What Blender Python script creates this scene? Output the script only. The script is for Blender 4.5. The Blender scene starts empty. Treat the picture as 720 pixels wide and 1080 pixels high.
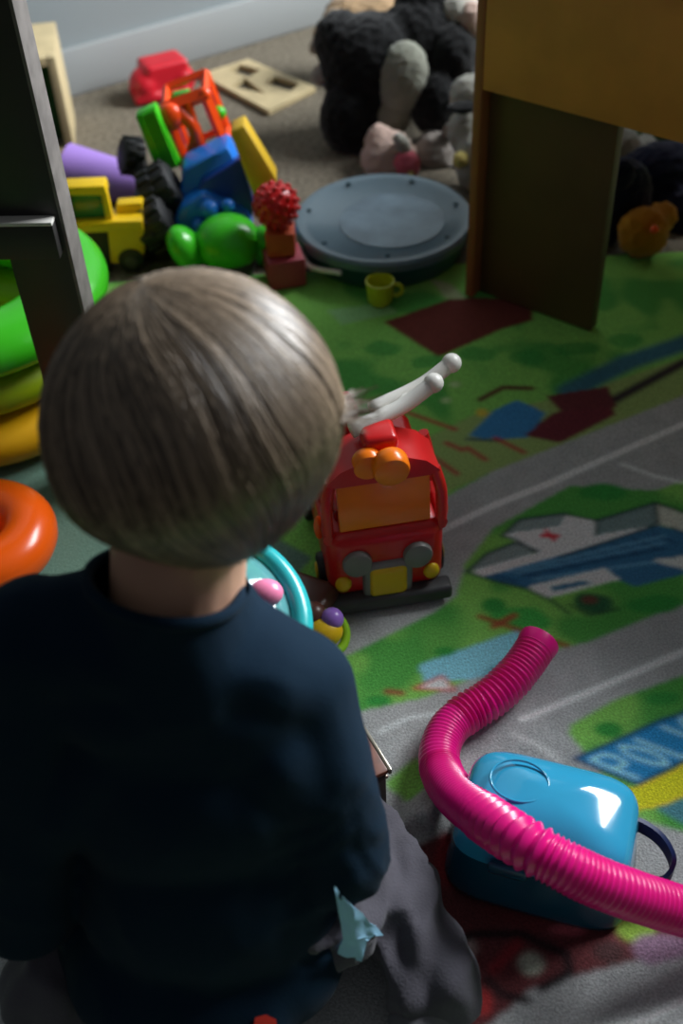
import bpy, bmesh, math, random
import numpy as np
from mathutils import Vector, Matrix, noise, Euler
random.seed(7); rng = np.random.default_rng(7)
V = Vector
scn = bpy.context.scene; COL = scn.collection
# ------------------------------------------------------------------ camera
FP = 1200.0; CH = .88; PITCH = math.radians(44); ROLL = math.radians(3.1)
FW = V((0, math.cos(PITCH), -math.sin(PITCH)))
_R0 = V((1, 0, 0)); _U0 = V((0, math.sin(PITCH), math.cos(PITCH)))
UP = _U0*math.cos(ROLL)+_R0*math.sin(ROLL); RT = _R0*math.cos(ROLL)-_U0*math.sin(ROLL)
CAM = V((0, 0, CH))
def ray(x, y): return FW+RT*((x-360)/FP)-UP*((y-540)/FP)
def P(x, y, z=0.0):
    d = ray(x, y); return CAM+d*((z-CH)/d.z)
def D(x, y, t): return CAM+ray(x, y)*t
def YP(x, y, Y):
    d = ray(x, y); return CAM+d*(Y/d.y)
cd = bpy.data.cameras.new('camera'); cam = bpy.data.objects.new('camera', cd); COL.objects.link(cam)
M3 = Matrix((RT, UP, -FW)).transposed().to_4x4(); M3.translation = CAM; cam.matrix_world = M3
cd.sensor_fit = 'VERTICAL'; cd.sensor_height = 36; cd.lens = 36*FP/1080
cd.dof.use_dof = True; cd.dof.focus_distance = .98; cd.dof.aperture_fstop = 4.0
cd.clip_start = .01
scn.camera = cam
# ------------------------------------------------------------------ materials
def srgb(r, g, b):
    f = lambda c: (c/255/12.92) if c/255 <= .04045 else ((c/255+.055)/1.055)**2.4
    return (f(r), f(g), f(b), 1)
def mat(name, col, rough=.5, bump=0, bscale=200, var=0, vscale=20, trans=0, sheen=0, spec=.5, coat=0, metal=0, alpha=1, col2=None, sss=0):
    m = bpy.data.materials.new(name); m.use_nodes = True; nt = m.node_tree; b = nt.nodes['Principled BSDF']
    if len(col) == 3: col = srgb(*col)
    b.inputs['Base Color'].default_value = col; b.inputs['Roughness'].default_value = rough
    b.inputs['Specular IOR Level'].default_value = spec; b.inputs['Metallic'].default_value = metal
    b.inputs['Transmission Weight'].default_value = trans; b.inputs['Sheen Weight'].default_value = sheen
    b.inputs['Coat Weight'].default_value = coat; b.inputs['Alpha'].default_value = alpha
    if sss: b.inputs['Subsurface Weight'].default_value = sss; b.inputs['Subsurface Radius'].default_value = (.01, .004, .002)
    tc = nt.nodes.new('ShaderNodeTexCoord')
    if bump:
        n = nt.nodes.new('ShaderNodeTexNoise'); n.inputs['Scale'].default_value = bscale; n.inputs['Detail'].default_value = 3
        bu = nt.nodes.new('ShaderNodeBump'); bu.inputs['Strength'].default_value = bump; bu.inputs['Distance'].default_value = .002
        nt.links.new(tc.outputs['Object'], n.inputs['Vector']); nt.links.new(n.outputs['Fac'], bu.inputs['Height']); nt.links.new(bu.outputs['Normal'], b.inputs['Normal'])
    if var or col2:
        n = nt.nodes.new('ShaderNodeTexNoise'); n.inputs['Scale'].default_value = vscale; n.inputs['Detail'].default_value = 4
        nt.links.new(tc.outputs['Object'], n.inputs['Vector'])
        cr = nt.nodes.new('ShaderNodeValToRGB'); cr.color_ramp.elements[0].position = .38; cr.color_ramp.elements[1].position = .62
        c2 = srgb(*col2) if col2 else col
        cr.color_ramp.elements[0].color = tuple(max(0, c*(1-var)) for c in col[:3])+(1,)
        cr.color_ramp.elements[1].color = tuple(min(1, c*(1+var)) for c in c2[:3])+(1,)
        nt.links.new(n.outputs['Fac'], cr.inputs['Fac']); nt.links.new(cr.outputs['Color'], b.inputs['Base Color'])
    return m
def vcmat(name, rough=.9, bump=0, bscale=300, sheen=0, var=0, vscale=400, spec=.3):
    m = mat(name, (128, 128, 128), rough, bump, bscale, sheen=sheen, spec=spec); nt = m.node_tree
    a = nt.nodes.new('ShaderNodeAttribute'); a.attribute_name = 'Col'; out = a.outputs['Color']
    if var:
        tc = nt.nodes.new('ShaderNodeTexCoord'); n = nt.nodes.new('ShaderNodeTexNoise'); n.inputs['Scale'].default_value = vscale
        nt.links.new(tc.outputs['Object'], n.inputs['Vector'])
        mr = nt.nodes.new('ShaderNodeMapRange'); mr.inputs['From Min'].default_value = .3; mr.inputs['From Max'].default_value = .7
        mr.inputs['To Min'].default_value = 1-var; mr.inputs['To Max'].default_value = 1+var
        nt.links.new(n.outputs['Fac'], mr.inputs['Value'])
        mx = nt.nodes.new('ShaderNodeVectorMath'); mx.operation = 'SCALE'
        nt.links.new(out, mx.inputs[0]); nt.links.new(mr.outputs['Result'], mx.inputs['Scale']); out = mx.outputs['Vector']
    nt.links.new(out, m.node_tree.nodes['Principled BSDF'].inputs['Base Color'])
    return m
def plastic(name, c, rough=.3, **k): return mat(name, c, rough, **k)
# ------------------------------------------------------------------ mesh helpers
def TM(loc=(0, 0, 0), rot=(0, 0, 0), sc=(1, 1, 1)):
    return Matrix.LocRotScale(V(loc), Euler(rot), V(sc))
def box(bm, c, s, rot=(0, 0, 0), bev=0, seg=2):
    r = bmesh.ops.create_cube(bm, size=1, matrix=TM(c, rot, s))
    if bev:
        es = list({e for v in r['verts'] for e in v.link_edges})
        bmesh.ops.bevel(bm, geom=es, offset=bev, segments=seg, affect='EDGES', profile=.5)
def ell(bm, c, r, rot=(0, 0, 0), u=24, v=16):
    if not hasattr(r, '__len__'): r = (r, r, r)
    bmesh.ops.create_uvsphere(bm, u_segments=u, v_segments=v, radius=1, matrix=TM(c, rot, r))
def lathe(bm, prof, c=(0, 0, 0), rot=(0, 0, 0), seg=40, closed=False):
    """prof: list of (r,z)"""
    m = TM(c, rot); rings = []
    for r, z in prof:
        if r < 1e-6: rings.append([bm.verts.new(m@V((0, 0, z)))])
        else: rings.append([bm.verts.new(m@V((r*math.cos(2*math.pi*k/seg), r*math.sin(2*math.pi*k/seg), z))) for k in range(seg)])
    prs = list(zip(rings, rings[1:]))
    if closed: prs.append((rings[-1], rings[0]))
    for a, b in prs:
        for k in range(seg):
            j = (k+1) % seg
            if len(a) == 1 and len(b) == 1: continue
            if len(a) == 1: bm.faces.new((a[0], b[j], b[k]))
            elif len(b) == 1: bm.faces.new((a[k], a[j], b[0]))
            else: bm.faces.new((a[k], a[j], b[j], b[k]))
def axis_rot(a, b):
    return (V(b)-V(a)).to_track_quat('Z', 'Y').to_euler()
def cyl(bm, a, b, r, r2=None, bev=.0, seg=28):
    L = (V(b)-V(a)).length; r2 = r if r2 is None else r2; e = min(bev, L/2.1, r*.9)
    if e: pf = [(0, 0), (r-e, 0), (r-e*.3, e*.3), (r, e), (r2, L-e), (r2-e*.3, L-e*.3), (r2-e, L), (0, L)]
    else: pf = [(0, 0), (r, 0), (r2, L), (0, L)]
    lathe(bm, pf, a, axis_rot(a, b), seg)
def cap(bm, a, b, r1, r2, seg=16, n=6):
    L = (V(b)-V(a)).length; pf = []
    for i in range(n+1):
        t = -math.pi/2+math.pi/2*i/n; pf.append((max(0, r1*math.cos(t)), r1*math.sin(t)))
    for i in range(n+1):
        t = math.pi/2*i/n; pf.append((max(0, r2*math.cos(t)), L+r2*math.sin(t)))
    pf[0] = (0, pf[0][1]); pf[-1] = (0, pf[-1][1])
    lathe(bm, pf, a, axis_rot(a, b), seg)
def torus(bm, c, R, r, rot=(0, 0, 0), seg=56, rs=20, sq=1.0):
    lathe(bm, [(R+r*math.cos(2*math.pi*k/rs), r*sq*math.sin(2*math.pi*k/rs)) for k in range(rs)], c, rot, seg, closed=True)
def spline(pts, n):
    pts = [V(p) for p in pts]; out = []
    q = [pts[0]*2-pts[1]]+pts+[pts[-1]*2-pts[-2]]
    for i in range(1, len(q)-2):
        for k in range(n):
            t = k/n; a, b, c, d = q[i-1:i+3]
            out.append(.5*((2*b)+(c-a)*t+(2*a-5*b+4*c-d)*t*t+(3*b-a-3*c+d)*t**3))
    out.append(pts[-1]); return out
def tube(bm, path, rad, seg=10, flat=1.0, capends=True):
    path = [V(p) for p in path]; rf = rad if callable(rad) else (lambda i: rad)
    rings = []; nrm = None
    for i, p in enumerate(path):
        t = (path[min(i+1, len(path)-1)]-path[max(i-1, 0)]).normalized()
        if nrm is None:
            nrm = t.cross(V((0, 0, 1)))
            if nrm.length < .01: nrm = t.cross(V((1, 0, 0)))
        nrm = (nrm-t*nrm.dot(t)).normalized(); bn = t.cross(nrm); r = rf(i)
        rings.append([bm.verts.new(p+(nrm*math.cos(2*math.pi*k/seg)+bn*flat*math.sin(2*math.pi*k/seg))*r) for k in range(seg)])
    for a, b in zip(rings, rings[1:]):
        for k in range(seg): bm.faces.new((a[k], a[(k+1) % seg], b[(k+1) % seg], b[k]))
    if capends: bm.faces.new(rings[0][::-1]); bm.faces.new(rings[-1])
def slab(bm, poly, Y, th, bev=.003, lean=0):
    """solid panel: a vertical outline at distance Y with real thickness th; lean tilts it back"""
    a = [YP(x, y, Y) for x, y in poly]
    z0 = min(p.z for p in a); a = [p+V((0, (p.z-z0)*lean, 0)) for p in a]
    f = [bm.verts.new(p) for p in a]; g = [bm.verts.new(p+V((0, th, 0))) for p in a]; n = len(f)
    fs = [bm.faces.new(f), bm.faces.new(g[::-1])]
    for i in range(n): fs.append(bm.faces.new((f[i], g[i], g[(i+1) % n], f[(i+1) % n])))
    if bev:
        es = list({e for q in fs for e in q.edges})
        bmesh.ops.bevel(bm, geom=es, offset=bev, segments=2, affect='EDGES', profile=.5)
def plate(bm, pts, z0, z1, bev=.002, hole=None):
    f = [bm.verts.new((p[0], p[1], z0)) for p in pts]; g = [bm.verts.new((p[0], p[1], z1)) for p in pts]; n = len(f)
    fs = [bm.faces.new(f[::-1]), bm.faces.new(g)]
    for i in range(n): fs.append(bm.faces.new((f[i], f[(i+1) % n], g[(i+1) % n], g[i])))
    if bev:
        bmesh.ops.bevel(bm, geom=list({e for q in fs for e in q.edges}), offset=bev, segments=2, affect='EDGES', profile=.5)
def link(o, parent=None):
    COL.objects.link(o)
    if parent is not None:
        o.parent = parent; o.matrix_parent_inverse = parent.matrix_world.inverted()
    return o
def finish(me, smooth=40):
    for p in me.polygons: p.use_smooth = True
    if smooth < 180:
        try: me.set_sharp_from_angle(angle=math.radians(smooth))
        except Exception: pass
def obj(name, bm, m, parent=None, smooth=40, xf=None):
    bmesh.ops.recalc_face_normals(bm, faces=bm.faces)
    me = bpy.data.meshes.new(name); bm.to_mesh(me); bm.free(); me.materials.append(m); finish(me, smooth)
    if xf is not None: me.transform(xf)
    return link(bpy.data.objects.new(name, me), parent)
def tag(o, label, cat, group=None):
    o['label'] = label; o['category'] = cat
    if group: o['group'] = group
    return o
def struct(name, bm, m, smooth=40, parent=None):
    o = obj(name, bm, m, parent, smooth); o['kind'] = 'structure'; return o
def thing(name, loc, label, cat, group=None):
    o = bpy.data.objects.new(name, None); o.empty_display_size = .05; COL.objects.link(o)
    o.location = loc; o.matrix_world = Matrix.Translation(V(loc)); return tag(o, label, cat, group)
def part(name, m, parent, fn, smooth=40, xf=None, label=None):
    bm = bmesh.new(); fn(bm); o = obj(name, bm, m, parent, smooth, xf)
    if label: o['label'] = label
    return o
def fused(name, bm, m, parent=None, voxel=.004, sm=6, disp=None, xf=None, shade=180):
    """union of overlapping closed volumes into one continuous surface"""
    me = bpy.data.meshes.new('tmp'); bm.to_mesh(me); bm.free(); t = bpy.data.objects.new('tmp', me); COL.objects.link(t)
    r = t.modifiers.new('r', 'REMESH'); r.mode = 'VOXEL'; r.voxel_size = voxel; r.use_smooth_shade = True
    s = t.modifiers.new('s', 'SMOOTH'); s.factor = .5; s.iterations = sm
    dg = bpy.context.evaluated_depsgraph_get(); dg.update()
    n = bpy.data.meshes.new_from_object(t.evaluated_get(dg)); bpy.data.objects.remove(t); bpy.data.meshes.remove(me)
    if disp:
        nr = [v.normal.copy() for v in n.vertices]
        for v, q in zip(n.vertices, nr): v.co += q*disp(v.co, q)
    n.name = name; n.materials.clear(); n.materials.append(m); finish(n, shade)
    if xf is not None: n.transform(xf)
    return link(bpy.data.objects.new(name, n), parent)
def folds(amp, sc, seed=0, stretch=(1, 1, 1)):
    off = V((seed*3.1, seed*1.7, seed))
    def f(co, n):
        q = V((co.x*stretch[0], co.y*stretch[1], co.z*stretch[2]))*sc+off
        w = noise.noise_vector(q*.6)*.8
        a = 1-abs(noise.noise(q+w))*2
        return amp*(a*.7+noise.noise(q*2.3)*.3-.3)
    return f
def fur(amp, sc):
    return lambda co, n: amp*noise.noise(co*sc)
# ------------------------------------------------------------------ room shell
WD = V((.854, .52, 0)).normalized(); WN = V((.52, -.854, 0)).normalized()   # back wall direction, normal into the room
W0 = V((-.445, 2.056, 0))
m_wall = mat('wall paint', (138, 146, 148), .7, bump=.15, bscale=300)
m_trim = mat('white trim paint', (152, 156, 156), .45)
def wall_box(bm, a, d, n, L, th, z0, z1, s0=0):
    ang = math.atan2(d.y, d.x); c = a+d*(s0+L/2)-n*(th/2)
    box(bm, (c.x, c.y, (z0+z1)/2), (L, th, z1-z0), (0, 0, ang))
bm = bmesh.new(); wall_box(bm, W0, WD, WN, 4.0, .1, 0, 2.4, -2.1); struct('wall_back', bm, m_wall)
bm = bmesh.new()
ang = math.atan2(WD.y, WD.x); c = W0+WD*(-.1)+WN*.007
box(bm, (c.x, c.y, .042), (3.98, .014, .084), (0, 0, ang), .004); struct('baseboard_back', bm, m_trim)
CR = W0+WD*1.9; SD = V((WN.x, WN.y, 0)); SN = -WD                    # side wall runs from the corner toward the viewer
bm = bmesh.new()
wall_box(bm, CR, SD, SN, .55, .1, 0, 2.4, 0); wall_box(bm, CR, SD, SN, 1.5, .1, 0, .95, .55); wall_box(bm, CR, SD, SN, 1.5, .1, 2.25, 2.4, .55); wall_box(bm, CR, SD, SN, 1.7, .1, 0, 2.4, 2.05)
struct('wall_right', bm, m_wall)
bm = bmesh.new()
for s0, L, z0, z1 in ((.7, .05, .95, 2.25), (2.15, .05, .95, 2.25), (.75, 1.4, .95, 1.0), (.75, 1.4, 2.2, 2.25), (1.43, .03, 1.0, 2.2), (.75, .68, 1.6, 1.62), (1.46, .69, 1.6, 1.62)):
    wall_box(bm, CR, SD, SN, L, .05, z0, z1, s0-.15)
struct('window_1', bm, m_trim)
m_carpet = mat('beige grey carpet', (122, 114, 100), .95, bump=1.0, bscale=260, var=.3, vscale=130, spec=.1)
m_carpet.node_tree.nodes['Bump'].inputs['Distance'].default_value = .006
bm = bmesh.new(); box(bm, (0.2, 1.2, -.05), (6.0, 6.4, .1)); struct('floor', bm, m_carpet)
# ------------------------------------------------------------------ play mat (town print)
def build_rug():
    NX, NY = 640, 580; x0, x1, y0, y1 = -.78, .98, .08, 1.40
    xs = np.linspace(x0, x1, NX); ys = np.linspace(y0, y1, NY); X, Y = np.meshgrid(xs, ys)
    col = np.zeros((NY, NX, 3)); 
    def fl(pts): return np.array([tuple(P(*p))[:2] for p in pts])
    def C(c): return np.array(srgb(*c)[:3])
    def noise2(freq, seed):
        g = np.random.default_rng(seed).random((int(freq)+3, int(freq)+3)); u = (X-x0)/(x1-x0)*freq; v = (Y-y0)/(x1-x0)*freq
        i = u.astype(int); j = v.astype(int); fu = u-i; fv = v-j; fu = fu*fu*(3-2*fu); fv = fv*fv*(3-2*fv)
        return g[j, i]*(1-fu)*(1-fv)+g[j, i+1]*fu*(1-fv)+g[j+1, i]*(1-fu)*fv+g[j+1, i+1]*fu*fv
    def inside(pts):
        q = fl(pts); m = np.zeros(X.shape, bool); n = len(q); j = n-1
        for i in range(n):
            c = (q[i][1] > Y) != (q[j][1] > Y)
            m ^= c & (X < (q[j][0]-q[i][0])*(Y-q[i][1])/(q[j][1]-q[i][1]+1e-12)+q[i][0]); j = i
        return m
    def dist(pts):
        q = fl(pts); d = np.full(X.shape, 9.)
        for a, b in zip(q, q[1:]):
            ab = b-a; t = np.clip(((X-a[0])*ab[0]+(Y-a[1])*ab[1])/(ab@ab+1e-12), 0, 1)
            d = np.minimum(d, np.hypot(X-a[0]-t*ab[0], Y-a[1]-t*ab[1]))
        return d
    def put(m, c): col[m] = C(c)
    def poly(pts, c): put(inside(pts), c)
    def line(pts, c, w, soft=.0015):
        a = np.clip((w/2+soft-dist(pts))/(2*soft), 0, 1)[..., None]; col[:] = col*(1-a)+C(c)*a
    def blob(x, y, rx, ry, c, k=1.0):
        p = P(x, y); sx = rx*p.length/FP*1.15; a = rx/max(ry, 1)
        e = P(x, y-ry); sy = abs(e.y-p.y)
        d = np.hypot((X-p.x)/sx, (Y-p.y)/sy)+ (noise2(90, 5)-.5)*.5
        w = np.clip((1.0-d)*4, 0, 1)[..., None]*k; col[:] = col*(1-w)+C(c)*w
    GR = (112, 168, 78); DG = (48, 128, 56); GY = (148, 150, 150); WH = (205, 210, 208); LIME = (120, 190, 80)
    col[:] = C(GR)
    n1 = noise2(26, 1)*.6+noise2(60, 2)*.4
    w = np.clip((n1-.5)*7, 0, 1)[..., None]*.75; green = C(GR)*(1-w)+C(DG)*w
    col[:] = green
    # roads
    ra = [(380, 590), (465, 530), (520, 500), (600, 468), (720, 405), (900, 330), (900, 440), (745, 500), (690, 520), (600, 515), (520, 560), (488, 600), (500, 618), (455, 650), (375, 690), (300, 720), (200, 740)]
    poly(ra, GY)
    rb = [(-300, 930), (300, 770), (450, 738), (540, 700), (620, 680), (720, 640), (1000, 540), (1000, 640), (720, 715), (650, 740), (600, 768), (640, 830), (720, 875), (900, 900), (900, 1200), (-300, 1500), (-300, 900)]
    poly(rb, GY)
    rc = [(-200, 470), (60, 480), (200, 520), (330, 590), (200, 740), (-200, 700)]; poly(rc, (92, 120, 106))
    gw = (noise2(120, 9)-.5)*.16+1; road = np.abs(col-C(GY)).sum(-1) < 1e-6; col[road] *= gw[road][:, None]
    line([(440, 575), (470, 560), (520, 536), (580, 512), (640, 485), (720, 450), (900, 370)], (225, 228, 226), .006)
    line([(655, 492), (690, 505), (720, 512), (800, 530)], WH, .004)
    line([(550, 762), (620, 733), (720, 690), (900, 610)], WH, .006)
    line([(540, 778), (570, 792), (590, 806)], (190, 192, 190), .004)
    line([(400, 775), (430, 760), (480, 752)], (185, 190, 190), .005)
    line([(560, 1110), (680, 1078), (720, 1058), (900, 1000)], WH, .006)
    # hospital print
    poly([(490, 600), (520, 562), (600, 516), (690, 522), (760, 500), (900, 560), (900, 700), (720, 640), (620, 672), (500, 690), (475, 650)], LIME)
    m = inside([(490, 600), (520, 562), (600, 516), (690, 522), (760, 500), (900, 560), (900, 590), (720, 640), (620, 672), (500, 690), (475, 650)]); col[m] = green[m]
    blob(635, 522, 34, 10, DG); blob(550, 655, 45, 14, (30, 140, 60), .8); blob(690, 640, 40, 10, DG)
    poly([(492, 606), (513, 587), (543, 575), (568, 583), (545, 596)], (120, 135, 135))
    poly([(529, 568), (547, 551), (597, 544), (592, 560), (540, 566)], (120, 135, 135))
    poly([(628, 551), (690, 533), (693, 556), (628, 568)], (105, 125, 125))
    poly([(690, 534), (730, 548), (730, 566), (692, 555)], (175, 178, 165))
    poly([(529, 567), (592, 558), (628, 568), (695, 556), (700, 562), (590, 590), (510, 612), (497, 606), (565, 586)], (215, 220, 222))
    poly([(597, 546), (628, 552), (627, 569), (590, 559)], (225, 228, 228))
    poly([(508, 611), (590, 588), (693, 557), (730, 566), (730, 606), (668, 622), (634, 604), (560, 624), (522, 616)], (50, 98, 132))
    for k in range(10):
        a = 520+k*21; line([(a, 610-k*5.6), (a+24, 616-k*5.0)], (22, 52, 84), .0028)
    for k in range(3): line([(535+k*14, 606+k*4), (700, 568+k*13)], (96, 146, 176) if k != 1 else (24, 54, 86), .003)
    line([(545, 608), (700, 575)], (90, 140, 172), .003)
    poly([(555, 622), (637, 602), (652, 614), (576, 634)], (205, 210, 205)); poly([(577, 622), (614, 615), (627, 618), (585, 627)], (50, 100, 130))
    poly([(685, 594), (730, 588), (730, 606)], (190, 195, 190))
    for q in ([(492, 606), (513, 587), (543, 575), (568, 584)], [(492, 606), (522, 616), (555, 624), (577, 634), (600, 650)], [(529, 568), (547, 551), (597, 544), (597, 546), (628, 552), (690, 533), (730, 546)], [(690, 533), (693, 556), (590, 590)], [(628, 552), (627, 568)], [(529, 568), (545, 572), (565, 586)]):
        line(q, (24, 48, 48), .0036)
    line([(571, 568), (588, 568)], (200, 40, 55), .007); line([(576, 563), (584, 573)], (200, 40, 55), .006)
    blob(626, 640, 29, 13, (40, 85, 55)); blob(622, 636, 12, 5, (95, 60, 50)); line([(598, 640), (620, 652), (652, 645)], (35, 60, 45), .003)
    # pond, arrow, signpost lines below the hospital
    poly([(442, 704), (547, 667), (560, 678), (530, 715), (447, 724)], (118, 178, 196))
    poly([(436, 729), (466, 717), (479, 730)], (205, 205, 205)); line([(436, 729), (466, 716), (480, 731), (436, 729)], (170, 45, 40), .003)
    line([(408, 732), (424, 734)], (130, 60, 50), .006); line([(505, 653), (545, 667), (597, 684)], (130, 60, 40), .0055); line([(520, 664), (542, 652)], (135, 65, 45), .007)
    blob(400, 742, 18, 6, DG); blob(470, 690, 16, 5, DG); blob(520, 640, 22, 9, DG)
    # police station print
    m = inside([(598, 775), (650, 742), (720, 716), (900, 650), (900, 900), (720, 880), (672, 866), (645, 835)]); col[m] = green[m]
    blob(640, 772, 26, 9, DG); blob(700, 740, 30, 9, DG)
    S0 = np.array((672., 829.)); BL = np.array((24.5, -11.5)); HT = np.array((-62., -24.))
    poly([(605, 804), (697, 762), (715, 757), (790, 722), (840, 745), (672, 830)], (38, 118, 168))
    line([(605, 804), (697, 762), (715, 757), (790, 722)], (20, 50, 80), .0036); line([(605, 804), (672, 830), (840, 745)], (20, 50, 80), .0036)
    L = {'P': [[(0, 0), (0, 1)], [(0, 1), (.5, 1), (.62, .8), (.5, .5), (0, .5)]], 'O': [[(.3, 0), (.08, .2), (.02, .5), (.08, .8), (.3, 1), (.52, .8), (.6, .5), (.52, .2), (.3, 0)]],
         'L': [[(0, 1), (0, 0), (.55, 0)]], 'I': [[(.2, 0), (.2, 1)]], 'C': [[(.6, .85), (.35, 1), (.08, .8), (.02, .5), (.08, .2), (.35, 0), (.6, .15)]], 'E': [[(.55, 1), (0, 1), (0, 0), (.55, 0)], [(0, .5), (.45, .5)]]}
    pos = .25
    for ch in 'POLICE':
        for st in L[ch]:
            line([tuple(S0+BL*(pos+u*1.05)+HT*(.1+.8*v)) for u, v in st], (150, 205, 230), .0032, .001)
        pos += .62 if ch == 'I' else .95
    poly([(655, 836), (672, 833), (760, 790), (900, 730), (900, 770), (760, 826), (700, 852), (668, 858)], (214, 190, 40))
    poly([(690, 856), (760, 830), (900, 790), (900, 900), (740, 885)], (70, 120, 130))
    # grass beside the mat creases, red and dark print under the blue case
    poly([(405, 830), (440, 800), (455, 835), (430, 850)], GR)
    poly([(420, 905), (470, 880), (560, 900), (700, 930), (760, 960), (900, 960), (900, 1000), (720, 1005), (640, 1025), (560, 1045), (520, 1080), (470, 1110), (430, 980)], (88, 46, 48)); blob(480, 910, 40, 30, (130, 40, 45), .8); blob(630, 968, 60, 16, (150, 50, 60), .8)
    blob(560, 960, 90, 26, (95, 40, 42), .6); blob(670, 985, 40, 16, (120, 150, 60)); blob(700, 1005, 60, 18, (125, 100, 120)); blob(640, 1010, 35, 14, (60, 45, 45), .8)
    blob(600, 985, 40, 9, (185, 90, 100), .7); blob(490, 1005, 26, 14, (165, 150, 145), .8); blob(560, 1020, 34, 16, (150, 155, 140)); blob(510, 1060, 20, 16, (165, 50, 50), .8)
    line([(470, 1000), (500, 990), (550, 990), (595, 1012), (600, 1030), (570, 1045)], (32, 28, 30), .007); line([(512, 1035), (530, 1052), (556, 1058)], (32, 28, 30), .006); line([(545, 1000), (520, 1025)], (120, 40, 45), .008)
    # railway and train print in the upper right
    poly([(404, 342), (480, 316), (560, 318), (562, 340), (528, 350), (462, 379)], (92, 42, 36))
    poly([(452, 296), (476, 302), (492, 318), (470, 318)], (150, 160, 120)); poly([(345, 330), (405, 322), (420, 332), (360, 345)], (120, 165, 110))
    poly([(440, 470), (500, 440), (600, 420), (720, 380), (760, 380), (720, 420), (600, 468), (520, 500), (465, 525)], (128, 150, 88))
    line([(600, 415), (660, 385), (720, 365), (800, 335)], (50, 95, 110), .03, .006); line([(560, 455), (640, 428), (720, 385), (800, 350)], (45, 35, 42), .014, .004)
    poly([(494, 462), (520, 436), (545, 424), (575, 438), (556, 464), (510, 466)], (52, 112, 158))
    poly([(553, 462), (580, 440), (640, 414), (648, 440), (590, 470)], (92, 38, 46)); poly([(575, 420), (640, 410), (650, 432), (590, 436)], (88, 40, 44))
    line([(506, 424), (530, 411), (560, 412)], (80, 35, 35), .008); line([(492, 466), (530, 468)], (30, 50, 80), .004)
    for a, b in (((430, 438), (480, 456)), ((492, 475), (512, 488)), ((522, 465), (552, 480)), ((455, 484), (482, 503)), ((470, 470), (488, 478)), ((440, 505), (464, 518))): line([a, b], (150, 48, 52), .006)
    blob(508, 438, 8, 5, (180, 160, 60)); blob(478, 408, 8, 4, (150, 175, 120)); blob(470, 425, 7, 4, (150, 175, 120))
    for k in range(6): blob(400+k*52, 370+((k*37) % 23)-10*(k > 2), 26, 8, DG, .7)
    for _ in range(2):
        q = np.pad(col, ((1, 1), (1, 1), (0, 0)), 'edge'); col = (q[:-2, 1:-1]+q[2:, 1:-1]+q[1:-1, :-2]+q[1:-1, 2:]+2*q[1:-1, 1:-1])/6
    col = np.clip(col*1.5, 0, .8)
    # relief: low creases beside the case and edges
    Z = np.full(X.shape, .004)
    def ridge(a, b, h, w):
        Z[:] += h*np.exp(-(dist([a, b])/w)**2)
    ridge((425, 880), (455, 840), .012, .010); ridge((452, 872), (478, 838), .016, .009); ridge((500, 1000), (600, 960), .004, .02); ridge((600, 1010), (720, 990), .006, .018)
    ridge((505, 760), (600, 800), .002, .02)
    Z += (noise2(8, 3)-.5)*.002
    vs = np.stack([X, Y, Z], -1).reshape(-1, 3)
    top = NX*NY; idx = np.arange(top).reshape(NY, NX)
    quads = np.stack([idx[:-1, :-1], idx[:-1, 1:], idx[1:, 1:], idx[1:, :-1]], -1).reshape(-1, 4)
    rim = np.concatenate([idx[0, :], idx[1:, -1], idx[-1, -2::-1], idx[-2:0:-1, 0]]); low = vs[rim].copy(); low[:, 2] = 0.0005
    n = len(rim); li = np.arange(n)+top; nx = (np.arange(n)+1) % n
    side = np.stack([rim, li, li[nx], rim[nx]], -1)
    allv = np.concatenate([vs, low]); allq = np.concatenate([quads, side])
    me = bpy.data.meshes.new('play_mat'); me.vertices.add(len(allv)); me.vertices.foreach_set('co', allv.ravel())
    me.loops.add(len(allq)*4); me.loops.foreach_set('vertex_index', allq.ravel().astype(np.int32)); me.polygons.add(len(allq))
    me.polygons.foreach_set('loop_start', np.arange(len(allq), dtype=np.int32)*4); me.update(calc_edges=True); me.validate()
    me.polygons.foreach_set('use_smooth', np.ones(len(me.polygons), bool))
    ca = me.color_attributes.new('Col', 'FLOAT_COLOR', 'POINT'); cc = np.ones((len(allv), 4)); cc[:top, :3] = col.reshape(-1, 3); cc[top:, :3] = col.reshape(-1, 3)[rim]
    ca.data.foreach_set('color', cc.ravel().astype(np.float32))
    me.materials.append(vcmat('printed mat pile', .95, .6, 500, sheen=.05, var=.22, vscale=450, spec=.1))
    o = link(bpy.data.objects.new('play_mat', me)); tag(o, 'large green play mat printed with grey roads and buildings, lying on the carpet', 'rug'); return o
build_rug()
RZ = .006
# ------------------------------------------------------------------ child
m_skin = mat('skin', (205, 160, 135), .55, bump=.1, bscale=120, sss=.1)
m_shirt = mat('navy jersey', (4, 30, 48), .85, bump=.25, bscale=700, sheen=.03, spec=.12)
m_pants = mat('charcoal cotton', (82, 80, 88), .9, bump=.35, bscale=500, sheen=.1, spec=.15)
m_under = mat('light blue cotton', (150, 200, 232), .8, bump=.2, bscale=600)
m_iris = mat('blue iris', (60, 90, 120), .1)
m_sock = mat('grey sock knit', (110, 110, 115), .9)
HC = V((-.080, .505, .462))
child = thing('person', (-.085, .43, RZ), 'small blond child in a navy long-sleeved shirt sitting on the mat, seen from behind', 'person')
SHR = V((-.032, .452, .286)); ELR = V((-.014, .40, .165)); HAR = V((-.065, .585, .125))
SHL = V((-.192, .452, .355)); ELL = V((-.238, .395, .125)); HAL = V((-.212, .625, .14))
HIR = V((-.045, .41, .085)); KNR = V((-.012, .478, .042)); ANR = V((.050, .375, .035)); TOR = V((.035, .325, .030))
HIL = V((-.135, .41, .085)); KNL = V((-.17, .52, .06)); ANL = V((-.235, .385, .038)); TOL = V((-.235, .325, .030))
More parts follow.
